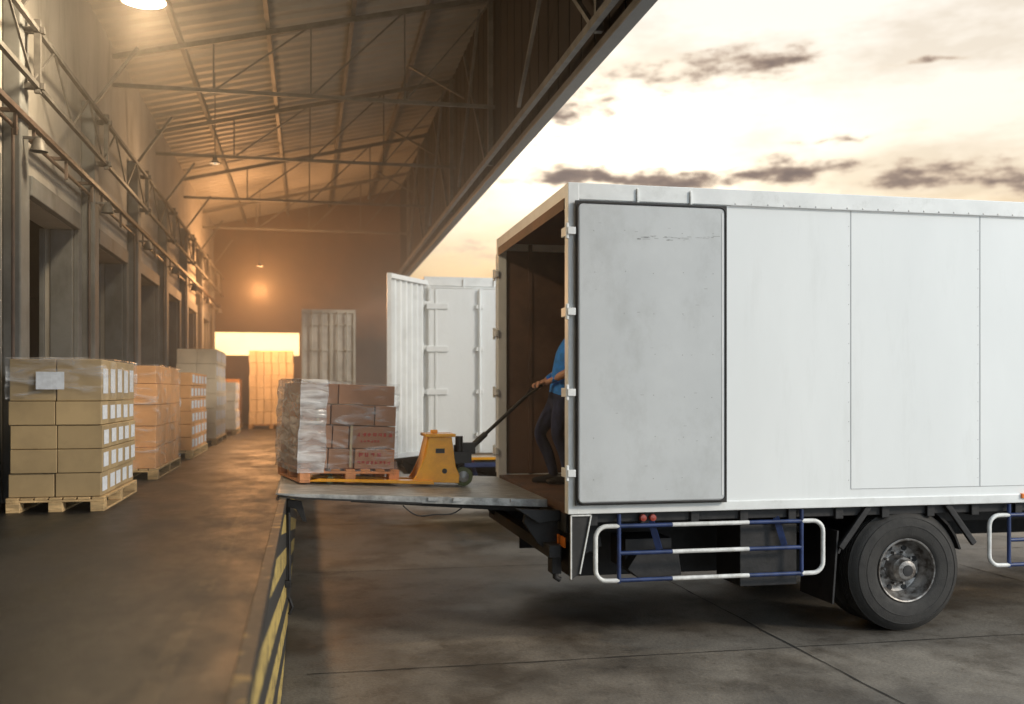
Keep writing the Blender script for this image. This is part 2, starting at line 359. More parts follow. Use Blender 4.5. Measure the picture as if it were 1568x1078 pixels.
for a,c in doors:
    y=c+.45; t.lathe((XW+.24,y-.05,3.80),[(.02,.10),(.04,.08),(.065,.0),(.06,0),(.035,.07)],16,'z'); t.beam((XW+.1,y-.05,3.9),(XW+.26,y-.05,3.9),.02)
t.obj('wall_flood_lights',TRUSS,wh,smooth=True,world=True)

# ceiling lamps
BULB=emis('lamp_bulb',(1,.88,.66),14); BULBD=emis('lamp_bulb_dim',(1,.80,.55),.7)
def lamp(x,y,z,watt,big=True,col=(1,.72,.42),drop=.12):
    e=empty('ceiling_lamp',(x,y,z)); s=1 if big else .45
    m=MB(); m.lathe((0,0,0),[(.02*s,.22*s),(.06*s,.20*s),(.07*s,.10*s),(.16*s,0.0),(.155*s,0),(.06*s,.09*s),(.0,.1*s)],24,'z'); m.obj('reflector_shade',STEEL if big else TRUSS,e,smooth=True)
    m=MB(); m.tube([(0,0,.2*s),(0,0,zroof(x)-z-.05)],.006); m.obj('hanging_rod',TRUSS,e)
    m=MB(); m.lathe((0,0,.0),[(.0,-.015),(.04*s,0),(.05*s,.03*s),(.03*s,.07*s),(0,.08*s)],16,'z'); m.obj('bulb',BULB if big else BULBD,e,smooth=True)
    l=bpy.data.lights.new('lamp_light','POINT'); l.energy=watt; l.color=col; l.shadow_soft_size=.15
    lo=bpy.data.objects.new('lamp_light',l); scene.collection.objects.link(lo); lo.parent=e; lo.location=(0,0,-drop)
lamp(-1.18,7.75,4.89,230,True,(1,.78,.50))
lamp(-1.18,13.6,5.0,45,False,(1,.60,.30),.3); lamp(-.95,21.3,4.6,470,False,(1,.46,.17),.5)

# ------------------------------------------------------------------ pallets & stacks
def pallet(e,w,d,h,m):
    b=MB(); t=h*.16
    for i in range(3):
        x=-w/2+ (w-.09)*i/2
        for j in range(3):
            y=-d/2+(d-.1)*j/2; b.box(x,x+.09,y,y+.1,t,h-2*t)
        b.box(x,x+.09,-d/2,d/2,0,t-.001)
    for j in range(3):
        y=-d/2+(d-.1)*j/2; b.box(-w/2,w/2,y,y+.1,h-2*t+.0005,h-t-.0005)
    n=7
    for j in range(n):
        x=-w/2+(w-.08)*j/(n-1); b.box(x,x+.08,-d/2,d/2,h-t,h+random.uniform(-.001,.001))
    b.obj('wooden_pallet',m,e,.003)
def film(e,x0,x1,y0,y1,z0,z1,amp=.012,seed=0,fm=None):
    bm=bmesh.new(); nx,ny,nz=16,20,18
    def P(x,y,z):
        k=mnoise.noise(Vector((x*5+seed,y*5,z*9)))*amp+mnoise.noise(Vector((x*17+seed,y*17,z*30)))*amp*.4
        c=Vector(((x0+x1)/2,(y0+y1)/2,(z0+z1)/2)); dv=Vector((x,y,z))-c
        dv=Vector((dv.x/(x1-x0),dv.y/(y1-y0),dv.z/(z1-z0)*.7)); return Vector((x,y,z))+dv.normalized()*(k+amp*.6)
    def grid(fn,a,b):
        g=[[bm.verts.new(P(*fn(i/a,j/b))) for j in range(b+1)] for i in range(a+1)]
        for i in range(a):
            for j in range(b): bm.faces.new((g[i][j],g[i+1][j],g[i+1][j+1],g[i][j+1]))
    lx,ly,lz=x1-x0,y1-y0,z1-z0
    grid(lambda s,t:(x0+lx*s,y0,z0+lz*t),nx,nz); grid(lambda s,t:(x0+lx*s,y1,z0+lz*t),nx,nz)
    grid(lambda s,t:(x0,y0+ly*s,z0+lz*t),ny,nz); grid(lambda s,t:(x1,y0+ly*s,z0+lz*t),ny,nz)
    grid(lambda s,t:(x0+lx*s,y0+ly*t,z1),nx,ny)
    bmesh.ops.remove_doubles(bm,verts=bm.verts,dist=.0005)
    me=bpy.data.meshes.new('stretch_film'); bm.to_mesh(me); bm.free(); me.materials.append(fm or FILM); me.shade_smooth()
    o=bpy.data.objects.new('stretch_film',me); scene.collection.objects.link(o); o.parent=e
def stack(loc,w,d,layers,nx,ny,m,ph=.10,rot=(0,0,0),pm=WOOD,labels=False,flm=None,wlab=False,name='cardboard_box_pallet'):
    e=empty(name,loc,rot); pallet(e,w,d,ph,pm)
    b=MB(); tp=MB(); lb=MB(); z=ph+.002
    w2=w-.03; d2=d-.04
    for li,lh in enumerate(layers):
        jx=random.uniform(-.008,.008); jy=random.uniform(-.008,.008)
        for i in range(nx):
            for j in range(ny):
                bx=-w2/2+w2*i/nx+jx; by=-d2/2+d2*j/ny+jy; jj=random.uniform(0,.006)
                b.box(bx+.002,bx+w2/nx-.002-jj,by+.002+jj,by+d2/ny-.002,z+.001,z+lh-.003)
                if i==nx-1 and labels:
                    xr=bx+w2/nx-.002-jj+.0025; cy=by+d2/ny*.5; oy=random.uniform(-.012,.012); oz=random.uniform(-.006,.006)
                    lb.quad((xr,cy+oy-d2/ny*.33,z+oz+lh*.20),(xr,cy+oy+d2/ny*.33,z+oz+lh*.20),(xr,cy+oy+d2/ny*.33,z+oz+lh*.80),(xr,cy+oy-d2/ny*.33,z+oz+lh*.80))
        for i in range(nx):
            if lh>.2 and not labels:
                cx=-w2/2+w2*(i+.5)/nx+jx; tp.box(cx-.014,cx+.014,-d2/2+jy-.0015,-d2/2+jy+.002,z+.001,z+lh-.003)
        z+=lh
    b.obj('boxes',m,e,.004)
    if tp.v: tp.obj('tape',TAPE,e)
    if wlab: lb.box(-.12,.06,-d/2-.012,-d/2-.010,z-.21,z-.09)
    if lb.v: lb.obj('paper_labels',LABEL,e)
    if flm: film(e,-w/2+.005,w/2-.005,-d/2+.01,d/2-.01,flm,z+.005,seed=random.random()*9)
    return e
stack((-1.685,7.98,ZD),.63,1.36,[.165]*4+[.29],2,5,CARD,labels=True,flm=.78,wlab=True)
stack((-1.68,10.7,ZD),.62,1.75,[.2,.2,.2,.2,.17],2,5,CARDO,labels=False,flm=.1)
stack((-1.68,13.7,ZD),.62,1.9,[.16]*6,2,5,CARDO,labels=True)
stack((-1.66,16.9,ZD),.62,1.9,[.23]*6,2,4,CARDW,labels=True)
stack((-1.62,20.2,ZD),.62,1.2,[.18]*5,2,3,CARDW,labels=True)
stack((-.76,23.0,ZD),.98,1.0,[.27]*6,3,3,CARDW)
stack((-1.75,23.4,ZD),.6,.9,[.2]*5,2,2,CARDO)

# pallet on tail lift
def zp(x): return 1.13+(1.95-x)/2.2*.09
SL=math.atan(.09/2.2); th=R(12)
ctr=Vector((-.05,8.66,0))+.43*Vector((math.cos(th),math.sin(th),0))+.5*Vector((-math.sin(th),math.cos(th),0))
e=empty('wrapped_box_pallet',(ctr.x,ctr.y,zp(ctr.x)+.012),(0,SL,th))
pallet(e,.88,1.0,.12,WOODR)
b=MB(); rr=random.Random(3)
rows=[(.122,.30,[(-.43,-.20),(-.195,.03),(.035,.40)]),(.302,.50,[(-.43,-.17),(-.165,-.02),(-.015,.40)]),
      (.502,.68,[(-.43,-.19),(-.185,.20),(.205,.40)]),(.682,.86,[(-.42,-.13),(-.125,.38)])]
for z0,z1,cols in rows:
    for (x0,x1) in cols:
        yy=-.48
        while yy<.44:
            ln=rr.choice([.3,.36,.3]); y1=min(yy+ln,.47); b.box(x0+.002,x1-.003,yy+rr.uniform(0,.012),y1-.004,z0+.001,z1-.004); yy=y1+.002
b.obj('cartons',CARDR,e,.005)
tp=MB(); tp.box(-.012,.006,-.489,-.4795,.135,.50); tp.box(-.31,-.29,-.486,-.479,.505,.675)
tp.obj('tape',TAPE,e)
pr=MB(); rr=random.Random(11)
def glyphs(x,z,n_,s):
    for k in range(n_):
        gx=x+k*s*1.4
        for q in range(4):
            if rr.random()<.5: a=rr.uniform(0,s*.7); pr.box(gx+a,gx+a+s*.24,-.4845,-.4825,z+rr.uniform(0,s*.25),z+s)
            else: a=rr.uniform(0,s*.8); pr.box(gx,gx+s*rr.uniform(.6,1),-.4846,-.4826,z+a,z+a+s*.22)
glyphs(.05,.405,7,.034); glyphs(.08,.355,6,.022); glyphs(.06,.165,8,.028); glyphs(.07,.225,4,.04)
pr.obj('red_stamps',PRINTR,e)
film(e,-.46,-.24,-.51,.50,.09,.88,.022,5,FILM2); film(e,-.44,.415,-.49,.48,.10,.875,.010,2)

# ------------------------------------------------------------------ truck
X0=2.0; Y0=7.43; Y1=10.35; ZB=1.08; ZTp=3.62; XL=8.6; WX=4.91; WR=.512
def truck(name,off,container=False):
    T=empty(name,Vector((X0,Y0,0))+Vector(off))
    def O(mb,n,m,bev=0,sm=False):
        return mb.obj(n,m,T,bev,sm,world=True,off=off)
    b=MB(); b.box(X0+.06,XL,Y0,Y0+.04,ZB+.05,ZTp-.13); b.box(X0+.06,XL,Y1-.04,Y1,ZB+.05,ZTp-.13); b.box(XL-.04,XL,Y0+.041,Y1-.041,ZB+.05,ZTp-.02); b.box(X0+.02,XL,Y0+.02,Y1-.02,ZTp-.04,ZTp-.012)
    O(b,'box_body_panels',WHITE,.004)
    b=MB()
    for ya,yb in ((Y0-.012,Y0+.06),(Y1-.06,Y1+.012)):
        b.box(X0,XL+.01,ya,yb,ZTp-.13,ZTp); b.box(X0,XL+.01,ya,yb,ZB-.02,ZB+.055)
    for ya,yb in ((Y0-.014,Y0+.09),(Y1-.09,Y1+.014)): b.box(X0-.03,X0+.06,ya,yb,ZB-.02,ZTp+.0005)
    b.box(X0-.028,X0+.058,Y0+.091,Y1-.091,ZTp-.10,ZTp-.001)
    O(b,'frame_rails',WHITE2,.006)
    b=MB()
    b.box(X0+.065,XL-.05,Y0+.045,Y0+.055,ZB+.06,ZTp-.06); b.box(X0+.065,XL-.05,Y1-.055,Y1-.045,ZB+.06,ZTp-.06)
    b.box(X0+.065,XL-.05,Y0+.06,Y1-.06,ZTp-.055,ZTp-.045); b.box(XL-.06,XL-.05,Y0+.06,Y1-.06,ZB+.06,ZTp-.06)
    b.box(X0-.02,XL-.05,Y0+.092,Y1-.092,ZB-.03,1.13)
    b.box(X0-.034,X0-.0285,Y0+.10,Y1-.10,ZTp-.19,ZTp-.105)
    for k in range(12): b.box(X0+.3+k*.5,X0+.34+k*.5,Y1-.07,Y1-.056,1.14,ZTp-.06)
    O(b,'cargo_lining',INNER)
    s=MB()
    def pxX(px): u=px-785; return Y0*(math.sin(A)+math.cos(A)*u/F)/(math.cos(A)-math.sin(A)*u/F)
    seams=[pxX(1305),pxX(1503)]+[pxX(1503)+1.2*k for k in (1,2)]
    for x in seams: s.box(x-.002,x+.002,Y0-.003,Y0+.002,ZB+.13,ZTp-.131)
    s.box(seams[0],XL,Y0-.003,Y0+.002,ZB+.126,ZB+.130)
    s.box(X0+1.3,XL,Y0-.016,Y0-.011,ZTp-.135,ZTp-.131)
    O(s,'panel_seams',mat('seam_line_grey',(.36,.36,.36),.6))  # thin grey strips for the panel joints
    rv=MB(); x=X0+1.35
    while x<XL:
        rv.lathe((x,Y0-.012,ZTp-.115),[(0.0,-.004),(.006,-.003),(.008,0)],8); x+=.14
    for sx in seams:
        z=ZB+.2
        while z<ZTp-.2:
            rv.lathe((sx-.02,Y0,z),[(0,-.002),(.003,-.0015),(.004,0)],6); z+=.16
    O(rv,'rivets',STEEL,0,True)
    dz0,dz1=1.13,3.475; dx0,dx1=X0+.02,X0+1.26
    d=MB(); d.box(dx0+.02,dx1-.02,Y0-.062,Y0-.018,dz0+.02,dz1-.02)
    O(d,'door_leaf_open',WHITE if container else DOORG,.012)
    gk=MB(); gk.box(dx0,dx1,Y0-.052,Y0-.03,dz0,dz1)
    rp=[]; cr=.05
    for (cx,cz,a0) in ((dx0+.015+cr,dz0+.015+cr,180),(dx1-.015-cr,dz0+.015+cr,270),(dx1-.015-cr,dz1-.015-cr,0),(dx0+.015+cr,dz1-.015-cr,90)):
        for k in range(6): a=R(a0+k*18); rp.append((cx+cr*math.cos(a),Y0-.063,cz+cr*math.sin(a)))
    rp.append(rp[0]); rp.append(rp[1]); gk.tube(rp,.007,8)
    O(gk,'door_gasket',GASK if not container else WHITE2,0,True)
    if not container:
        wr_=MB(); wr_.beam((dx1-.040,Y0-.0635,dz0+.06),(dx1-.040,Y0-.0635,dz1-.06),.012,.003,up=(0,1,0)); O(wr_,'door_edge_strip',WHITE2)
    h=MB()
    for z in (1.38,2.0,2.62,3.24):
        h.box(X0-.055,X0-.032,Y0-.05,Y0+.10,z-.035,z+.035); h.tube([(X0-.045,Y0-.045,z-.06),(X0-.045,Y0-.045,z+.06)],.014)
        h.box(X0-.045,X0+.10 if container else X0+.018,Y0-.068,Y0-.06,z-.028,z+.028)
        h.box(X0-.06,X0-.032,Y1-.12,Y1+.05,z-.035,z+.035); h.tube([(X0-.05,Y1+.045,z-.06),(X0-.05,Y1+.045,z+.06)],.014)
    h.box(X0-.03,X0+1.24,Y1+.02,Y1+.06,1.15,3.46)
    for x in (X0+.53,X0+.97): h.box(x-.008,x+.008,Y0-.03,Y0-.013,ZTp-.14,ZTp-.03)
    O(h,'hinges',WHITE2,.003,True)
    if container:
        c=MB()
        c.tube([(X0+.75,Y0-.09,1.16),(X0+.75,Y0-.09,3.44)],.02); c.tube([(X0+1.05,Y0-.09,1.16),(X0+1.05,Y0-.09,3.44)],.02)
        for z in (1.4,2.0,2.6,3.2):
            c.box(X0+.0,X0+.3,Y0-.085,Y0-.063,z-.04,z+.04); c.box(X0+.7,X0+.8,Y0-.1,Y0-.063,z-.03,z+.03)
        c.box(X0+.12,X0+.15,Y0-.075,Y0-.062,1.16,3.44)
        O(c,'lock_rods',WHITE2,.003,True)
    else:
        sc=MB(); rs=random.Random(4)
        for i in range(5):
            for j in range(7):
                x=dx0+.15+i*.24; z=dz0+.2+j*.32
                if rs.random()<.75: sc.lathe((x+rs.uniform(-.01,.01),Y0-.062,z+rs.uniform(-.01,.01)),[(0,-.002),(.0035,-.001),(.004,0)],6)
        rs=random.Random(8)
        for k in range(34):
            x=dx0+.68+rs.uniform(-.2,.46); z=3.20+rs.uniform(-.018,.018)+(.02 if x>2.9 else 0); l_=rs.uniform(.01,.06)
            sc.box(x,min(x+l_,dx1-.06),Y0-.0628,Y0-.0622,z,z+rs.uniform(.0015,.004))
        for k in range(22):
            x=rs.uniform(dx0+.08,dx1-.1); z=rs.uniform(dz0+.06,dz1-.1); l_=rs.uniform(.006,.03)
            sc.box(x,x+l_,Y0-.0628,Y0-.0622,z,z+rs.uniform(.001,.003))
        O(sc,'door_screws_and_scrapes',mat('scrape_grey',(.26,.26,.26),.6))
    c=MB()
    for y in (Y0+.95,Y0+1.75): c.box(X0+.2,XL+1.9,y,y+.1,.78,ZB-.10)
    x=X0+.15
    while x<XL: c.box(x,x+.07,Y0+.03,Y1-.03,ZB-.12,ZB-.025); x+=.42
    c.box(X0+.05,XL,Y0+.06,Y0+.12,ZB-.10,ZB-.022)
    c.box(4.0-.55,4.0-.05,Y0+.12,Y0+.6,.42,.92)
    c.box(2.55,2.95,Y0+.35,Y0+.75,.55,.8)
    c.prism([(2.52,.58),(2.60,.70),(2.95,.72),(2.98,.52),(2.62,.50)],Y0+.2,Y0+.5)
    c.box(2.7,3.4,Y1-.7,Y1-.15,.4,.92); c.box(2.2,4.1,Y1-.08,Y1-.05,.35,.98); c.box(5.6,8.4,Y1-.08,Y1-.05,.35,.98)
    c.box(2.3,4.1,Y0+1.2,Y0+1.5,.35,.85)
    c.tube([(WX,Y0+.2,.5),(WX,Y1-.2,.5)],.07,14); c.lathe((WX,(Y0+Y1)/2,.5),[(.02,-.2),(.16,-.14),(.2,0),(.16,.14),(.02,.2)],20)
    for y in (Y0+.85,Y1-.9):
        for k in range(4): c.box(WX-.6+k*.1,WX+.6-k*.1,y,y+.08,.60-k*.022,.62-k*.022)
    for sx in (-1,1):
        c.beam((WX+sx*.36,Y0+.03,ZB-.02),(WX+sx*.62,Y0+.03,.72),.035,.05)
    O(c,'chassis',DARK,.006)
    u=MB()
    for y in (Y0+.35,Y1-.45):
        u.prism([(1.96,.99),(2.3,1.03),(2.35,.75),(2.06,.62),(1.82,.78),(1.70,.96),(1.72,1.05),(1.9,1.04)],y,y+.06)
        u.prism([(1.62,1.08),(1.98,1.06),(1.98,.98),(1.80,.96)],y-.1,y-.05)
        u.tube([(2.3,y+.03,.7),(1.75,y+.03,.98)],.03,10)
    u.box(1.86,1.96,Y0+.15,Y1-.15,.70,.80); u.box(1.98,2.04,Y0+.1,Y1-.1,.9,1.05)
    u.tube([(1.95,Y0+.3,.62),(1.95,Y0+.3,.52),(1.99,Y0+.3,.50)],.025); u.box(1.9,1.98,Y0+.22,Y0+.36,.56,.7)
    u.box(2.02,2.06,Y0+.02,Y0+.45,.62,1.02)
    O(u,'tail_lift_frame',DARK,.006,True)
    w=MB(); w.prism([(1.985,1.05),(2.16,1.05),(2.07,.60),(1.99,.55)],Y0-.005,Y0+.012); O(w,'rear_skirt_plate',GASK,.003)
    w=MB(); w.beam((1.995,Y0-.012,1.05),(1.995,Y0-.012,.56),.018,.01); w.beam((2.155,Y0-.012,1.05),(2.065,Y0-.012,.60),.018,.01);w.beam((1.995,Y0-.012,1.05),(2.155,Y0-.012,1.05),.018,.01)
    O(w,'skirt_edge',TUBEW)
    l=MB()
    for x in (2.585,2.665): l.lathe((x,Y0+.02,1.015),[(0,-.03),(.025,-.025),(.03,0),(.0,.005)],14)
    O(l,'marker_lamps',RED,0,True)
    l=MB(); l.box(1.975,1.99,Y0+.12,Y0+.4,.78,.86); l.box(5.95,6.15,Y0-.03,Y0+.0,1.10,1.14); O(l,'tail_lamps',ORL,.003)
    def guard(xa,xb,x0w,x1w):
        gb=MB(); gw=MB(); y=Y0+.02; zz=(.955,.742,.53)
        for z in zz:
            gb.tube([(xa,y,z),(x0w,y,z)],.017,10); gw.tube([(x0w,y,z),(x1w,y,z)],.0175,10); gb.tube([(x1w,y,z),(xb,y,z)],.017,10)
        for sx,x in ((-1,xa),(1,xb)):
            gb.tube([(x,y,ZB-.03),(x,y,.51)],.017,10)
            pts=[(x,y,zz[0])]
            rd=.09
            for k in range(7): a=R(90-k*15); pts.append((x+sx*(.10+rd*math.cos(a)),y,zz[0]-rd+rd*math.sin(a)))
            for k in range(7): a=R(0-k*15); pts.append((x+sx*(.10+rd*math.cos(a)),y,zz[2]+rd+rd*math.sin(a)))
            pts.append((x,y,zz[2])); gw.tube(pts,.0185,10)
        gb.beam((xa+.28,y+.05,.99),(xa+.34,y+.02,.76),.02,.05); gb.beam((xb-.2,y+.05,.99),(xb-.14,y+.02,.76),.02,.05)
        O(gb,'side_guard_blue',BLUE,0,True); O(gw,'side_guard_white',TUBEW,0,True)
    guard(2.39,3.94,2.83,3.48); guard(5.86,7.6,6.3,7.1)
    def wheel(cx,yo,r,dual=True,sgn=1):
        ty=MB(); k=r/.5
        def tyre(y):
            pr=[(.255,.03),(.275,.012),(.30,.004),(.36,0),(.362,-.003),(.368,-.003),(.37,0),(.41,.004),(.43,.008),(.432,.004),(.438,.006),(.44,.012),(.455,.02),(.48,.045),(.492,.06)]
            pr=[(a*k,b_) for a,b_ in pr]
            mid=[]
            for t_ in range(5):
                yy=.065+t_*.032; mid+=[(r,yy),(r,yy+.020),(r-.012,yy+.022),(r-.012,yy+.030)]
            full=pr+mid+[(a,.29-b_) for a,b_ in reversed(pr)]
            ty.lathe((cx,y,r),[(a,b_*sgn) for a,b_ in full],64)
        tyre(yo)
        if dual: tyre(yo+.32*sgn)
        O(ty,'tyre',RUB,0,True)
        rm=MB(); S=sgn
        rm.lathe((cx,yo,r),[(a,b_*S) for a,b_ in [(.262,.03),(.268,.016),(.262,.008),(.252,.012),(.246,.03),(.240,.09),(.225,.12),(.208,.14),(.198,.16),(.17,.17),(.12,.16),(.105,.12),(.10,.06),(.09,.05),(.085,.03),(.08,.01),(.06,.002),(0,.0)]],40)
        for q in range(10):
            a=2*math.pi*q/10; rm.lathe((cx+.135*math.cos(a),yo+.155*S,r+.135*math.sin(a)),[(0,-.035*S),(.011,-.035*S),(.013,.02*S)],6)
        O(rm,'rim',RIM,0,True)
        hl=MB()
        for q in range(8):
            a=2*math.pi*(q+.5)/8; hl.lathe((cx+.180*math.cos(a),yo+.162*S,r+.180*math.sin(a)),[(0,-.003*S),(.024,-.003*S),(.026,.02*S)],12)
        hl.lathe((cx,yo,r),[(0,-.006*S),(.045,-.004*S),(.05,.006*S)],16)
        O(hl,'rim_hand_holes',DARK,0,True)
    wheel(WX,Y0+.03,WR); wheel(WX,Y1-.03,WR,True,-1)
    wheel(9.6,Y0+.08,.5,False); wheel(9.6,Y1-.08,.5,False,-1)
    fl=MB()
    fp=[(4.23,.26),(4.245,.26),(4.29,.86),(4.275,.86)]
    fl.prism(fp,Y0+.05,Y0+.6); fl.prism(fp,Y1-.6,Y1-.05)
    pts=[]
    for k in range(13): a=R(15+k*12.5); pts.append((WX+.60*math.cos(a),.51+.575*math.sin(a)))
    pi=[(WX+(x-WX)*.97,.5+(z-.5)*.97) for x,z in pts]
    pts=[(x,min(z,ZB-.03)) for x,z in pts]; pi=[(x,min(z,ZB-.045)) for x,z in pi]
    for k in range(12): fl.prism([pts[k],pts[k+1],pi[k+1],pi[k]],Y0+.14,Y0+.62)
    O(fl,'mud_flaps',DARK)
    cb=MB(); cb.prism([(8.75,.75),(8.75,3.05),(9.1,3.15),(10.1,3.0),(10.45,2.15),(10.52,.75),(10.0,.75),(9.95,.95),(9.6,1.08),(9.25,.95),(9.2,.75)],Y0+.15,Y1-.15)
    O(cb,'cab',CAB,.05)
    gl=MB(); gl.prism([(9.15,1.95),(9.15,2.8),(9.95,2.8),(10.2,1.95)],Y0+.143,Y0+.155); gl.prism([(9.15,1.95),(9.15,2.8),(9.95,2.8),(10.2,1.95)],Y1-.155,Y1-.143)
    gl.prism([(10.455,2.15),(10.47,2.15),(10.14,2.93),(10.12,2.93)],Y0+.3,Y1-.3)
    O(gl,'cab_windows',GLASS)
    cb=MB(); cb.box(10.4,10.62,Y0+.12,Y1-.12,.45,.78); cb.box(10.0,10.1,Y0-.05,Y0+.1,1.9,2.35); O(cb,'bumper_and_mirror',DARK,.02)
    return T,O
T,O=truck('delivery_truck',(0,0,0))
tl=MB(); ya,yb=7.92,10.15
tl.prism([(1.93,1.125),(-.22,zp(-.22)),(-.24,zp(-.24)-.012),(.2,zp(.2)-.05),(1.93,1.06)],ya,yb); O(tl,'tail_lift_plate',ALU,.003)
tl=MB(); tl.prism([(1.95,1.052),(.35,zp(.35)-.054),(.35,zp(.35)-.085),(1.9,.99)],ya+.25,ya+.33); tl.prism([(1.95,1.052),(.35,zp(.35)-.054),(.35,zp(.35)-.085),(1.9,.99)],yb-.33,yb-.25)
cab=[]
for k in range(14):
    t_=k/13; cab.append((.75+t_*.5,ya+.02,1.10-.10*math.sin(math.pi*t_)-.02*math.sin(9*t_)))
tl.tube(cab,.006,6)
tl.beam((-.22,ya-.006,zp(-.22)-.03),(.9,ya-.006,zp(.9)-.058),.004,.014); O(tl,'lift_ribs_and_cable',DARK,0,True)
tl=MB()
for x in (.95,1.15,1.62): tl.box(x,x+.08,ya-.02,ya-.003,zp(x)-.035,zp(x)-.01)
O(tl,'lift_marks',STEEL)
off2=(-.36,6.5,0)
T2,O2=truck('delivery_truck',off2,True)
c=MB()
p0=Vector((2.02,7.45,0)); p1=Vector((1.42,6.62,0)); d=(p1-p0); L_=d.length; d.normalize(); nrm=Vector((d.y,-d.x,0))
nseg=28; pr=[]
for i in range(nseg+1):
    o=[0,.045,.045,0][i%4]; pr.append(p0+d*(L_*i/nseg)+nrm*o)
vs=[(q.x,q.y,z) for q in pr for z in (1.18,3.5)]; c.add(vs,[(2*i,2*i+2,2*i+3,2*i+1) for i in range(nseg)])
for q in (p0,p1): c.beam((q.x,q.y,1.12),(q.x,q.y,3.56),.06)
for z in (1.15,3.53): c.beam((p0.x,p0.y,z),(p1.x,p1.y,z),.06,.06)
for z in (1.4,2.0,2.6,3.2): c.beam(tuple(p0+Vector((0,-.05,z))),tuple(p0-d*.02+Vector((.12,-.05,z))),.07,.05)
O2(c,'corrugated_door_leaf',WHITE2)
c=MB(); c.box(1.9,3.6,Y0-.03,Y0+.05,.93,1.0); O2(c,'blue_rear_bar',BLUE,.01)
c=MB(); c.box(2.5,3.4,Y0-.06,Y0-.03,1.04,1.075); O2(c,'yellow_strip',YEL)
# far shipping container
e=empty('shipping_container',(.42,20,0))
c=MB(); c.box(-.10,.95,20.0,23.5,1.1,3.62); 
c.obj('body',mat('container_cream',(.55,.51,.44),.6,0,.2,3),e,.01,world=True)
c=MB()
for x in (-.1,.44,.9): c.box(x,x+.05,19.97,20.0,1.1,3.62)
for z in (1.1,3.55): c.box(-.1,.95,19.965,19.999,z,z+.07)
for x in (.1,.3,.6,.78): c.tube([(x,19.95,1.15),(x,19.95,3.58)],.014)
for z in (1.6,2.2,2.8,3.3): c.box(-.08,.93,19.975,19.998,z,z+.03)
c.obj('door_frame_and_rods',mat('container_frame',(.5,.46,.38),.5),e,.004,world=True)
c=MB(); c.box(-.1,.95,20.1,23.4,.8,1.09)
for yy in (20.8,22.6):
    for xx in (-.02,.7): c.lathe((xx,yy,.4),[(0,0),(.4,0),(.4,.2),(0,.2)],24)
c.obj('trailer_chassis',DARK,e,world=True)

# ------------------------------------------------------------------ pallet jack
J=empty('pallet_jack',(1.2,9.0,1.16))
def JO(mb,n,m,bev=0,sm=False): return mb.obj(n,m,J,bev,sm,world=True)
yc=8.98
m=MB()
for y in (yc-.24,yc+.10):
    m.prism([(1.10,zp(1.1)+.05),(.10,zp(.1)+.05),(.02,zp(0)+.03),(.02,zp(0)+.02),(.3,zp(.3)+.025),(1.10,zp(1.1)+.02)],y,y+.15)
sp_=[(.91,1.21),(1.33,1.19),(1.335,1.26),(1.30,1.34),(1.265,1.60),(1.06,1.60),(1.03,1.44),(.95,1.27)]
m.prism(sp_,yc-.20,yc-.17); m.prism(sp_,yc+.17,yc+.20)
m.prism([(.96,1.21),(1.0,1.21),(1.085,1.60),(1.055,1.60)],yc-.169,yc+.169)
m.box(1.03,1.30,yc-.21,yc+.21,1.602,1.63)
m.prism([(1.08,1.3),(1.18,1.3),(1.24,1.59),(1.09,1.59)],yc-.12,yc+.12)
m.box(1.10,1.16,yc-.03,yc+.03,1.63,1.66)
JO(m,'fork_frame',YEL,.008)
m=MB(); m.lathe((1.2,yc-.20,1.30),[(0,-.004),(.022,-.003),(.024,.004)],14); m.box(1.12,1.2,yc-.203,yc-.2,1.46,1.50)
m.tube([(1.36,yc,1.25),(1.36,yc,1.52)],.05,14); m.tube([(1.36,yc,1.5),(1.36,yc,1.6)],.035,12)
m.box(1.28,1.46,yc-.09,yc+.09,1.36,1.46); m.box(1.38,1.5,yc-.06,yc+.06,1.44,1.54)
hb=Vector((1.44,yc,1.47)); ht=Vector((2.13,yc+.16,2.06)); hd=(ht-hb)
m.tube([hb,hb+hd*.25],.028,10); m.tube([hb+hd*.2,hb+hd*.86],.017,10)
m.tube([(1.40,yc-.06,1.38),(1.30,yc-.13,1.30)],.012,8)
gy=ht.y; k0=hb+hd*.84
gl=[k0,Vector((2.08,gy-.10,2.015)),Vector((2.13,gy-.17,2.06)),Vector((2.13,gy,2.06)),Vector((2.13,gy+.17,2.06)),Vector((2.08,gy+.10,2.015)),k0]
m.tube(gl,.013,8)
JO(m,'pump_and_handle',BLK,0,True)
m=MB()
for y in (yc-.13,yc+.08): 
    m.lathe((1.38,y,zp(1.38)+.088),[(.02,0),(.075,0),(.086,.008),(.086,.042),(.075,.05),(.02,.05)],28)
for y in (yc-.2,yc+.15): m.lathe((.2,y,zp(.2)+.035),[(0,0),(.033,0),(.033,.06),(0,.06)],16)
JO(m,'wheels',WHEELP,0,True)
m=MB()
for y in (yc-.137,): m.lathe((1.38,y,zp(1.38)+.088),[(0,-.01),(.02,-.008),(.05,.005),(.052,.01)],16)
JO(m,'wheel_hubs',STEEL,0,True)

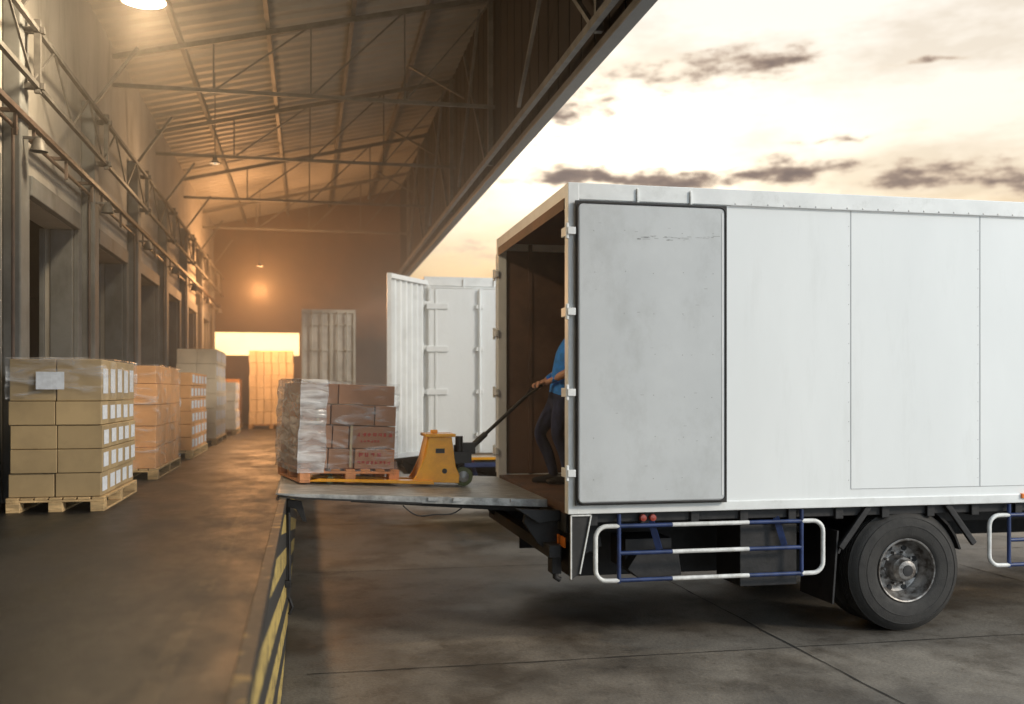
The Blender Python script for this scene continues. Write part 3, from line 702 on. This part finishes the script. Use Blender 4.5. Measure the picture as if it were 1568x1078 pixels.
# ------------------------------------------------------------------ worker
P=empty('warehouse_worker',(2.40,9.14,1.13))
def skin(name,V,E,rad,root=0,sub=2):
    me=bpy.data.meshes.new(name); me.from_pydata([tuple(Vector(v)-P.location) for v in V],E,[])
    o=bpy.data.objects.new(name,me); scene.collection.objects.link(o); o.parent=P
    o.modifiers.new('skin','SKIN').use_smooth_shade=True
    sv=me.skin_vertices[0].data
    for i,r_ in enumerate(rad):
        sv[i].radius=(r_,r_) if isinstance(r_,(int,float)) else r_; sv[i].use_root=(i==root)
    s=o.modifiers.new('sub','SUBSURF'); s.levels=sub; s.render_levels=sub
    dg=bpy.context.evaluated_depsgraph_get(); dg.update()
    m2=bpy.data.meshes.new_from_object(o.evaluated_get(dg)); o.modifiers.clear(); o.data=m2; m2.name=name; m2.shade_smooth()
    return o
yC=9.14
V=[(2.355,yC,1.96),(2.37,yC,2.11),(2.415,yC,2.31),(2.465,yC,2.45),(2.515,yC,2.55),(2.56,yC,2.63)]
rad=[(.15,.12),(.145,.115),(.17,.125),(.13,.095),.055,.052]
E=[(0,1),(1,2),(2,3),(3,4),(4,5)]
def chain(par,pts,rs):
    prev=par
    for p_,r_ in zip(pts,rs):
        V.append(p_); rad.append(r_); E.append((prev,len(V)-1)); prev=len(V)-1
    return prev
for s in (-1,1):
    wy=9.14+s*.085
    chain(3,[(2.465,yC+s*.15,2.44),(2.455,yC+s*.195,2.37),(2.43,yC+s*.215,2.26),(2.40,yC+s*.215,2.20),(2.31,yC+s*.17,2.15),(2.215,wy,2.095),(2.17,wy,2.085)],[.072,.062,.050,.042,.040,.027,.030])
for s,kx,ax in ((-1,2.29,2.40),(1,2.17,2.31)):
    y=yC+s*.10
    chain(0,[(2.35,y,1.89),((2.355+kx)/2-.01,y+s*.01,1.75),(kx,y+s*.015,1.60),((kx+ax)/2+.02,y+s*.01,1.42),(ax,y,1.235),(ax+.005,y,1.185)],[.098,.085,.062,.060,.047,.045])
body=skin('body',V,E,rad)
for mm in (SHIRT,TROU,SKINM): body.data.materials.append(mm)
for p_ in body.data.polygons:
    c_=p_.center+P.location; idx=0
    if c_.z<1.99: idx=1
    if c_.z>2.545: idx=2
    if c_.z<2.29 and c_.z>2.02 and (abs(c_.y-yC)>.165 or c_.x<2.24): idx=2
    p_.material_index=idx
for s,ax in ((-1,2.40),(1,2.31)):
    y=yC+s*.10
    o=skin('shoe',[(ax+.045,y,1.172),(ax,y,1.185),(ax-.09,y,1.172),(ax-.17,y,1.165),(ax-.215,y,1.162)],[(0,1),(1,2),(2,3),(3,4)],[(.038,.038),(.045,.05),(.043,.038),(.046,.030),(.03,.024)],1)
    o.data.materials.append(SHOE)
for s in (-1,1):
    wy=9.14+s*.085; bx,bz=2.13,2.06
    pv=[(2.185,wy,2.088),(2.160,wy,2.088),(2.148,wy,2.090)]
    o=skin('palm',pv+[(2.150,wy-.026,2.088),(2.150,wy+.026,2.088)],[(0,1),(1,2),(1,3),(1,4)],[.022,.022,.014,.013,.013],1); o.data.materials.append(SKINM)
    for fi,(dy,ln) in enumerate(((-.032,.92),(-.011,1.0),(.011,.97),(.032,.82))):
        y=wy+dy; rr_=.0085 if fi<3 else .0075
        q=[(2.158,y*.7+wy*.3,2.090)]
        for ang in (60,110,160,205,205+45*ln): a=R(ang); q.append((bx+.0235*math.cos(a),y,bz+.0235*math.sin(a)))
        o=skin('finger_%d'%(fi+1),q,[(i,i+1) for i in range(5)],[.010,.010,rr_,rr_,rr_*.92,rr_*.8],0,1); o.data.materials.append(SKINM)
    q=[(2.178,wy-s*.018,2.08),(2.165,wy-s*.044,2.066),(2.148,wy-s*.050,2.044),(2.128,wy-s*.046,2.034)]
    o=skin('thumb',q,[(0,1),(1,2),(2,3)],[.013,.0115,.0105,.009],0,1); o.data.materials.append(SKINM)
def ellip(name,c,r,m,fn=None,seg=28):
    bm=bmesh.new(); bmesh.ops.create_uvsphere(bm,u_segments=seg,v_segments=seg//2+4,radius=1)
    for v in bm.verts:
        n_=v.co.copy(); co=Vector((n_.x*r[0],n_.y*r[1],n_.z*r[2]))
        if fn: co=fn(n_,co)
        v.co=co+Vector(c)-P.location
    me=bpy.data.meshes.new(name); bm.to_mesh(me); bm.free(); me.materials.append(m); me.shade_smooth()
    o=bpy.data.objects.new(name,me); scene.collection.objects.link(o); o.parent=P; return o
hc=(2.575,yC,2.735)
def face(n_,co):
    if n_.z<-.1:
        k=1+ .22*n_.z; co.y*=k; co.x*= (1+.08*n_.z) if n_.x<0 else (1+.35*n_.z)
    nx=math.exp(-((n_.y/.16)**2+((n_.z+.12)/.22)**2))
    if n_.x<0: co.x-=.022*nx
    for sy in (-1,1):
        ey=math.exp(-(((n_.y-sy*.38)/.17)**2+((n_.z-.05)/.13)**2))
        if n_.x<0: co.x+=.010*ey
    mo=math.exp(-((n_.y/.3)**2+((n_.z+.48)/.07)**2))
    if n_.x<0: co.x-=.005*mo
    return co
ellip('head',hc,(.098,.078,.118),SKINM,face,40)
ellip('hair',(hc[0]+.013,hc[1],hc[2]+.018),(.100,.084,.112),HAIR,lambda n_,co: co if (n_.x>-.25 or n_.z>.55) and n_.z>-.55 else co*.8)
for sy in (-1,1):
    ellip('ear',(hc[0]+.008,hc[1]+sy*.079,hc[2]-.005),(.018,.008,.030),SKINM,seg=14)
    ellip('eye',(hc[0]-.081,hc[1]+sy*.030,hc[2]+.006),(.010,.012,.008),LABEL,seg=12)
    ellip('iris',(hc[0]-.0895,hc[1]+sy*.030,hc[2]+.006),(.003,.0055,.0055),HAIR,seg=10)
    ellip('eyebrow',(hc[0]-.090,hc[1]+sy*.031,hc[2]+.026),(.005,.016,.003),HAIR,seg=10)
ellip('lips',(hc[0]-.094,hc[1],hc[2]-.056),(.006,.021,.006),mat('lips',(.35,.13,.1),.5),seg=14)
m=MB(); m.lathe((2.50,yC,2.515),[(.062,.035),(.075,.0),(.085,-.02),(.06,-.02)],20,'z'); m.obj('collar',SHIRT,P,smooth=True,world=True)

# ------------------------------------------------------------------ haze volume added inside the shed for a warm glow
hz=MB(); hz.box(XW+.01,XF-.01,6.8,YE-.05,ZD+.02,ZW-.1)
m,nt_,out_=newmat('shed_haze'); vs_=nt_.nodes.new('ShaderNodeVolumeScatter'); vs_.inputs['Color'].default_value=(1,.88,.74,1); vs_.inputs['Density'].default_value=.026; vs_.inputs['Anisotropy'].default_value=.2
nt_.links.new(vs_.outputs[0],out_.inputs['Volume'])
hz.obj('shed_haze',m,wh,world=True)

# ------------------------------------------------------------------ world
W=bpy.data.worlds.new('World'); scene.world=W; W.use_nodes=True
nt=W.node_tree; nt.nodes.clear(); N=nt.nodes; L=nt.links
def M(op,a,b=None,c=None,clamp=False):
    n=N.new('ShaderNodeMath'); n.operation=op; n.use_clamp=clamp
    for i,x in enumerate((a,b,c)):
        if x is None: continue
        if isinstance(x,(int,float)): n.inputs[i].default_value=x
        else: L.new(x,n.inputs[i])
    return n.outputs[0]
out=N.new('ShaderNodeOutputWorld'); tc=N.new('ShaderNodeTexCoord'); sp=N.new('ShaderNodeSeparateXYZ'); L.new(tc.outputs['Generated'],sp.inputs[0])
x,y,z=sp.outputs
az=M('ARCTAN2',x,y); hr=M('SQRT',M('ADD',M('MULTIPLY',x,x),M('MULTIPLY',y,y))); el=M('DIVIDE',z,M('MAXIMUM',hr,.05))
cb=N.new('ShaderNodeCombineXYZ'); L.new(M('MULTIPLY',az,5.0),cb.inputs[0]); L.new(M('MULTIPLY',el,15.0),cb.inputs[1])
def nz(scale,det,offs,dist=0,ro=.6,col=False):
    mp=N.new('ShaderNodeMapping'); mp.inputs['Location'].default_value=offs; L.new(cb.outputs[0],mp.inputs[0])
    n=N.new('ShaderNodeTexNoise'); n.noise_dimensions='2D'; n.inputs['Scale'].default_value=scale; n.inputs['Detail'].default_value=det; n.inputs['Roughness'].default_value=ro; n.inputs['Distortion'].default_value=dist
    L.new(mp.outputs[0],n.inputs['Vector']); return n.outputs['Color' if col else 'Fac']
nc=nz(2.2,3,(3,1,0),0,.6,True); sc_=N.new('ShaderNodeSeparateColor'); L.new(nc,sc_.inputs[0])
fb=nz(2.9,7,(5,3,1),0,.66); fb2=nz(1.1,5,(9,2,5),0,.6)
pw=M('ADD',az,M('MULTIPLY',M('SUBTRACT',sc_.outputs[0],.5),.12)); ew=M('ADD',el,M('MULTIPLY',M('SUBTRACT',sc_.outputs[1],.5),.032))
def blob(px,py,wx,wy,k=1.0):
    u=px-785; a0=A+math.atan(u/F); e0=(600-py)/F*math.cos(math.atan(u/F)); sx=wx/F; sy=wy/F
    dx=M('DIVIDE',M('SUBTRACT',pw,a0),sx); dy=M('DIVIDE',M('SUBTRACT',ew,e0),sy)
    return M('MULTIPLY',M('EXPONENT',M('MULTIPLY',M('ADD',M('MULTIPLY',dx,dx),M('MULTIPLY',dy,dy)),-1.0)),k)
blobs=[(1110,98,140,34,1.05),(875,165,85,60,1.0),(1130,266,330,20,1.05),(1500,275,160,24,1.1),(1405,97,75,7,.85),(1272,217,40,6,.8),(860,268,90,18,.75),(720,370,110,30,.7)]
g_=None
for b_ in blobs:
    q=blob(*b_); g_=q if g_ is None else M('ADD',g_,q)
dens=M('ADD',g_,M('MULTIPLY',M('SUBTRACT',fb,.5),2.1))
mr=N.new('ShaderNodeMapRange'); mr.interpolation_type='SMOOTHSTEP'; L.new(dens,mr.inputs[0]); mr.inputs[1].default_value=.30; mr.inputs[2].default_value=1.35
cl=mr.outputs[0]
er=N.new('ShaderNodeValToRGB'); L.new(M('MULTIPLY',el,1.5,None,True),er.inputs[0])
cr=er.color_ramp; cr.elements[0].position=0; cr.elements[0].color=(1.0,.55,.16,1)
cr.elements[1].position=1; cr.elements[1].color=(.90,.92,.94,1)
for p_,c_ in ((.10,(1.0,.60,.24,1)),(.20,(1.0,.72,.40,1)),(.28,(1.0,.87,.68,1)),(.40,(1.0,.93,.82,1)),(.6,(1.0,.94,.86,1))):
    e_=cr.elements.new(p_); e_.color=c_
wr=N.new('ShaderNodeValToRGB'); L.new(fb2,wr.inputs[0]); wr.color_ramp.elements[0].position=.35; wr.color_ramp.elements[0].color=(.88,.83,.76,1); wr.color_ramp.elements[1].position=.58; wr.color_ramp.elements[1].color=(1.10,1.08,1.05,1)
mu=N.new('ShaderNodeVectorMath'); mu.operation='MULTIPLY'; L.new(er.outputs[0],mu.inputs[0]); L.new(wr.outputs[0],mu.inputs[1])
glow=blob(900,240,270,115,1.1)
ga=N.new('ShaderNodeVectorMath'); ga.operation='SCALE'; ga.inputs[0].default_value=(1,.88,.64); L.new(glow,ga.inputs['Scale'])
glow2=blob(390,530,200,60,2.6)
gb_=N.new('ShaderNodeVectorMath'); gb_.operation='SCALE'; gb_.inputs[0].default_value=(1,.68,.28); L.new(glow2,gb_.inputs['Scale'])
ad0=N.new('ShaderNodeVectorMath'); ad0.operation='ADD'; L.new(mu.outputs[0],ad0.inputs[0]); L.new(ga.outputs[0],ad0.inputs[1])
ad=N.new('ShaderNodeVectorMath'); ad.operation='ADD'; L.new(ad0.outputs[0],ad.inputs[0]); L.new(gb_.outputs[0],ad.inputs[1])
cc=N.new('ShaderNodeValToRGB'); L.new(cl,cc.inputs[0]); c_=cc.color_ramp; c_.elements[0].position=0; c_.elements[0].color=(1.0,.84,.62,1); c_.elements[1].position=1; c_.elements[1].color=(.23,.165,.13,1)
q_=c_.elements.new(.45); q_.color=(.58,.42,.30,1)
mx=N.new('ShaderNodeMix'); mx.data_type='RGBA'; L.new(M('MULTIPLY',cl,1.3,None,True),mx.inputs[0]); L.new(ad.outputs[0],mx.inputs[6]); L.new(cc.outputs[0],mx.inputs[7])
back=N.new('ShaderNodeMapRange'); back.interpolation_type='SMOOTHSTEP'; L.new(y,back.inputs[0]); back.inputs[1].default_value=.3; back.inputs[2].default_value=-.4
fin=N.new('ShaderNodeMix'); fin.data_type='RGBA'; L.new(back.outputs[0],fin.inputs[0]); L.new(mx.outputs[2],fin.inputs[6]); fin.inputs[7].default_value=(1.25,1.45,1.60,1)  # brighter, cooler sky added behind the camera to light the truck side
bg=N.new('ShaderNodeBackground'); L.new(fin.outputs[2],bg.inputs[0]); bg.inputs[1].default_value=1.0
SE=R(25); saz=R(127)
sk=N.new('ShaderNodeTexSky'); sk.sky_type='NISHITA'; sk.sun_disc=False; sk.sun_elevation=SE; sk.sun_rotation=saz
bg2=N.new('ShaderNodeBackground'); L.new(sk.outputs[0],bg2.inputs[0]); bg2.inputs[1].default_value=.01
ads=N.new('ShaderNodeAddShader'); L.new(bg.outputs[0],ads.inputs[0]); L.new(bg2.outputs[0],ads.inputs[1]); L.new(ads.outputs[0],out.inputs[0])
s=bpy.data.lights.new('sun','SUN'); s.energy=2.0; s.angle=R(9); s.color=(1,.88,.72)
so=bpy.data.objects.new('sun',s); scene.collection.objects.link(so)
dirv=Vector((math.sin(saz)*math.cos(SE),math.cos(saz)*math.cos(SE),math.sin(SE)))
so.rotation_euler=dirv.to_track_quat('Z','Y').to_euler(); so.location=(6,-6,12)

# ------------------------------------------------------------------ camera
c=bpy.data.cameras.new('camera'); co=bpy.data.objects.new('camera',c); scene.collection.objects.link(co)
co.location=(0,0,H); co.rotation_euler=(R(90),0,-A); c.sensor_width=36; c.lens=F/1571*36; c.shift_y=60/1571; c.clip_end=2000; c.clip_start=.05
c.dof.use_dof=True; c.dof.focus_distance=8.0; c.dof.aperture_fstop=1.3
scene.camera=co
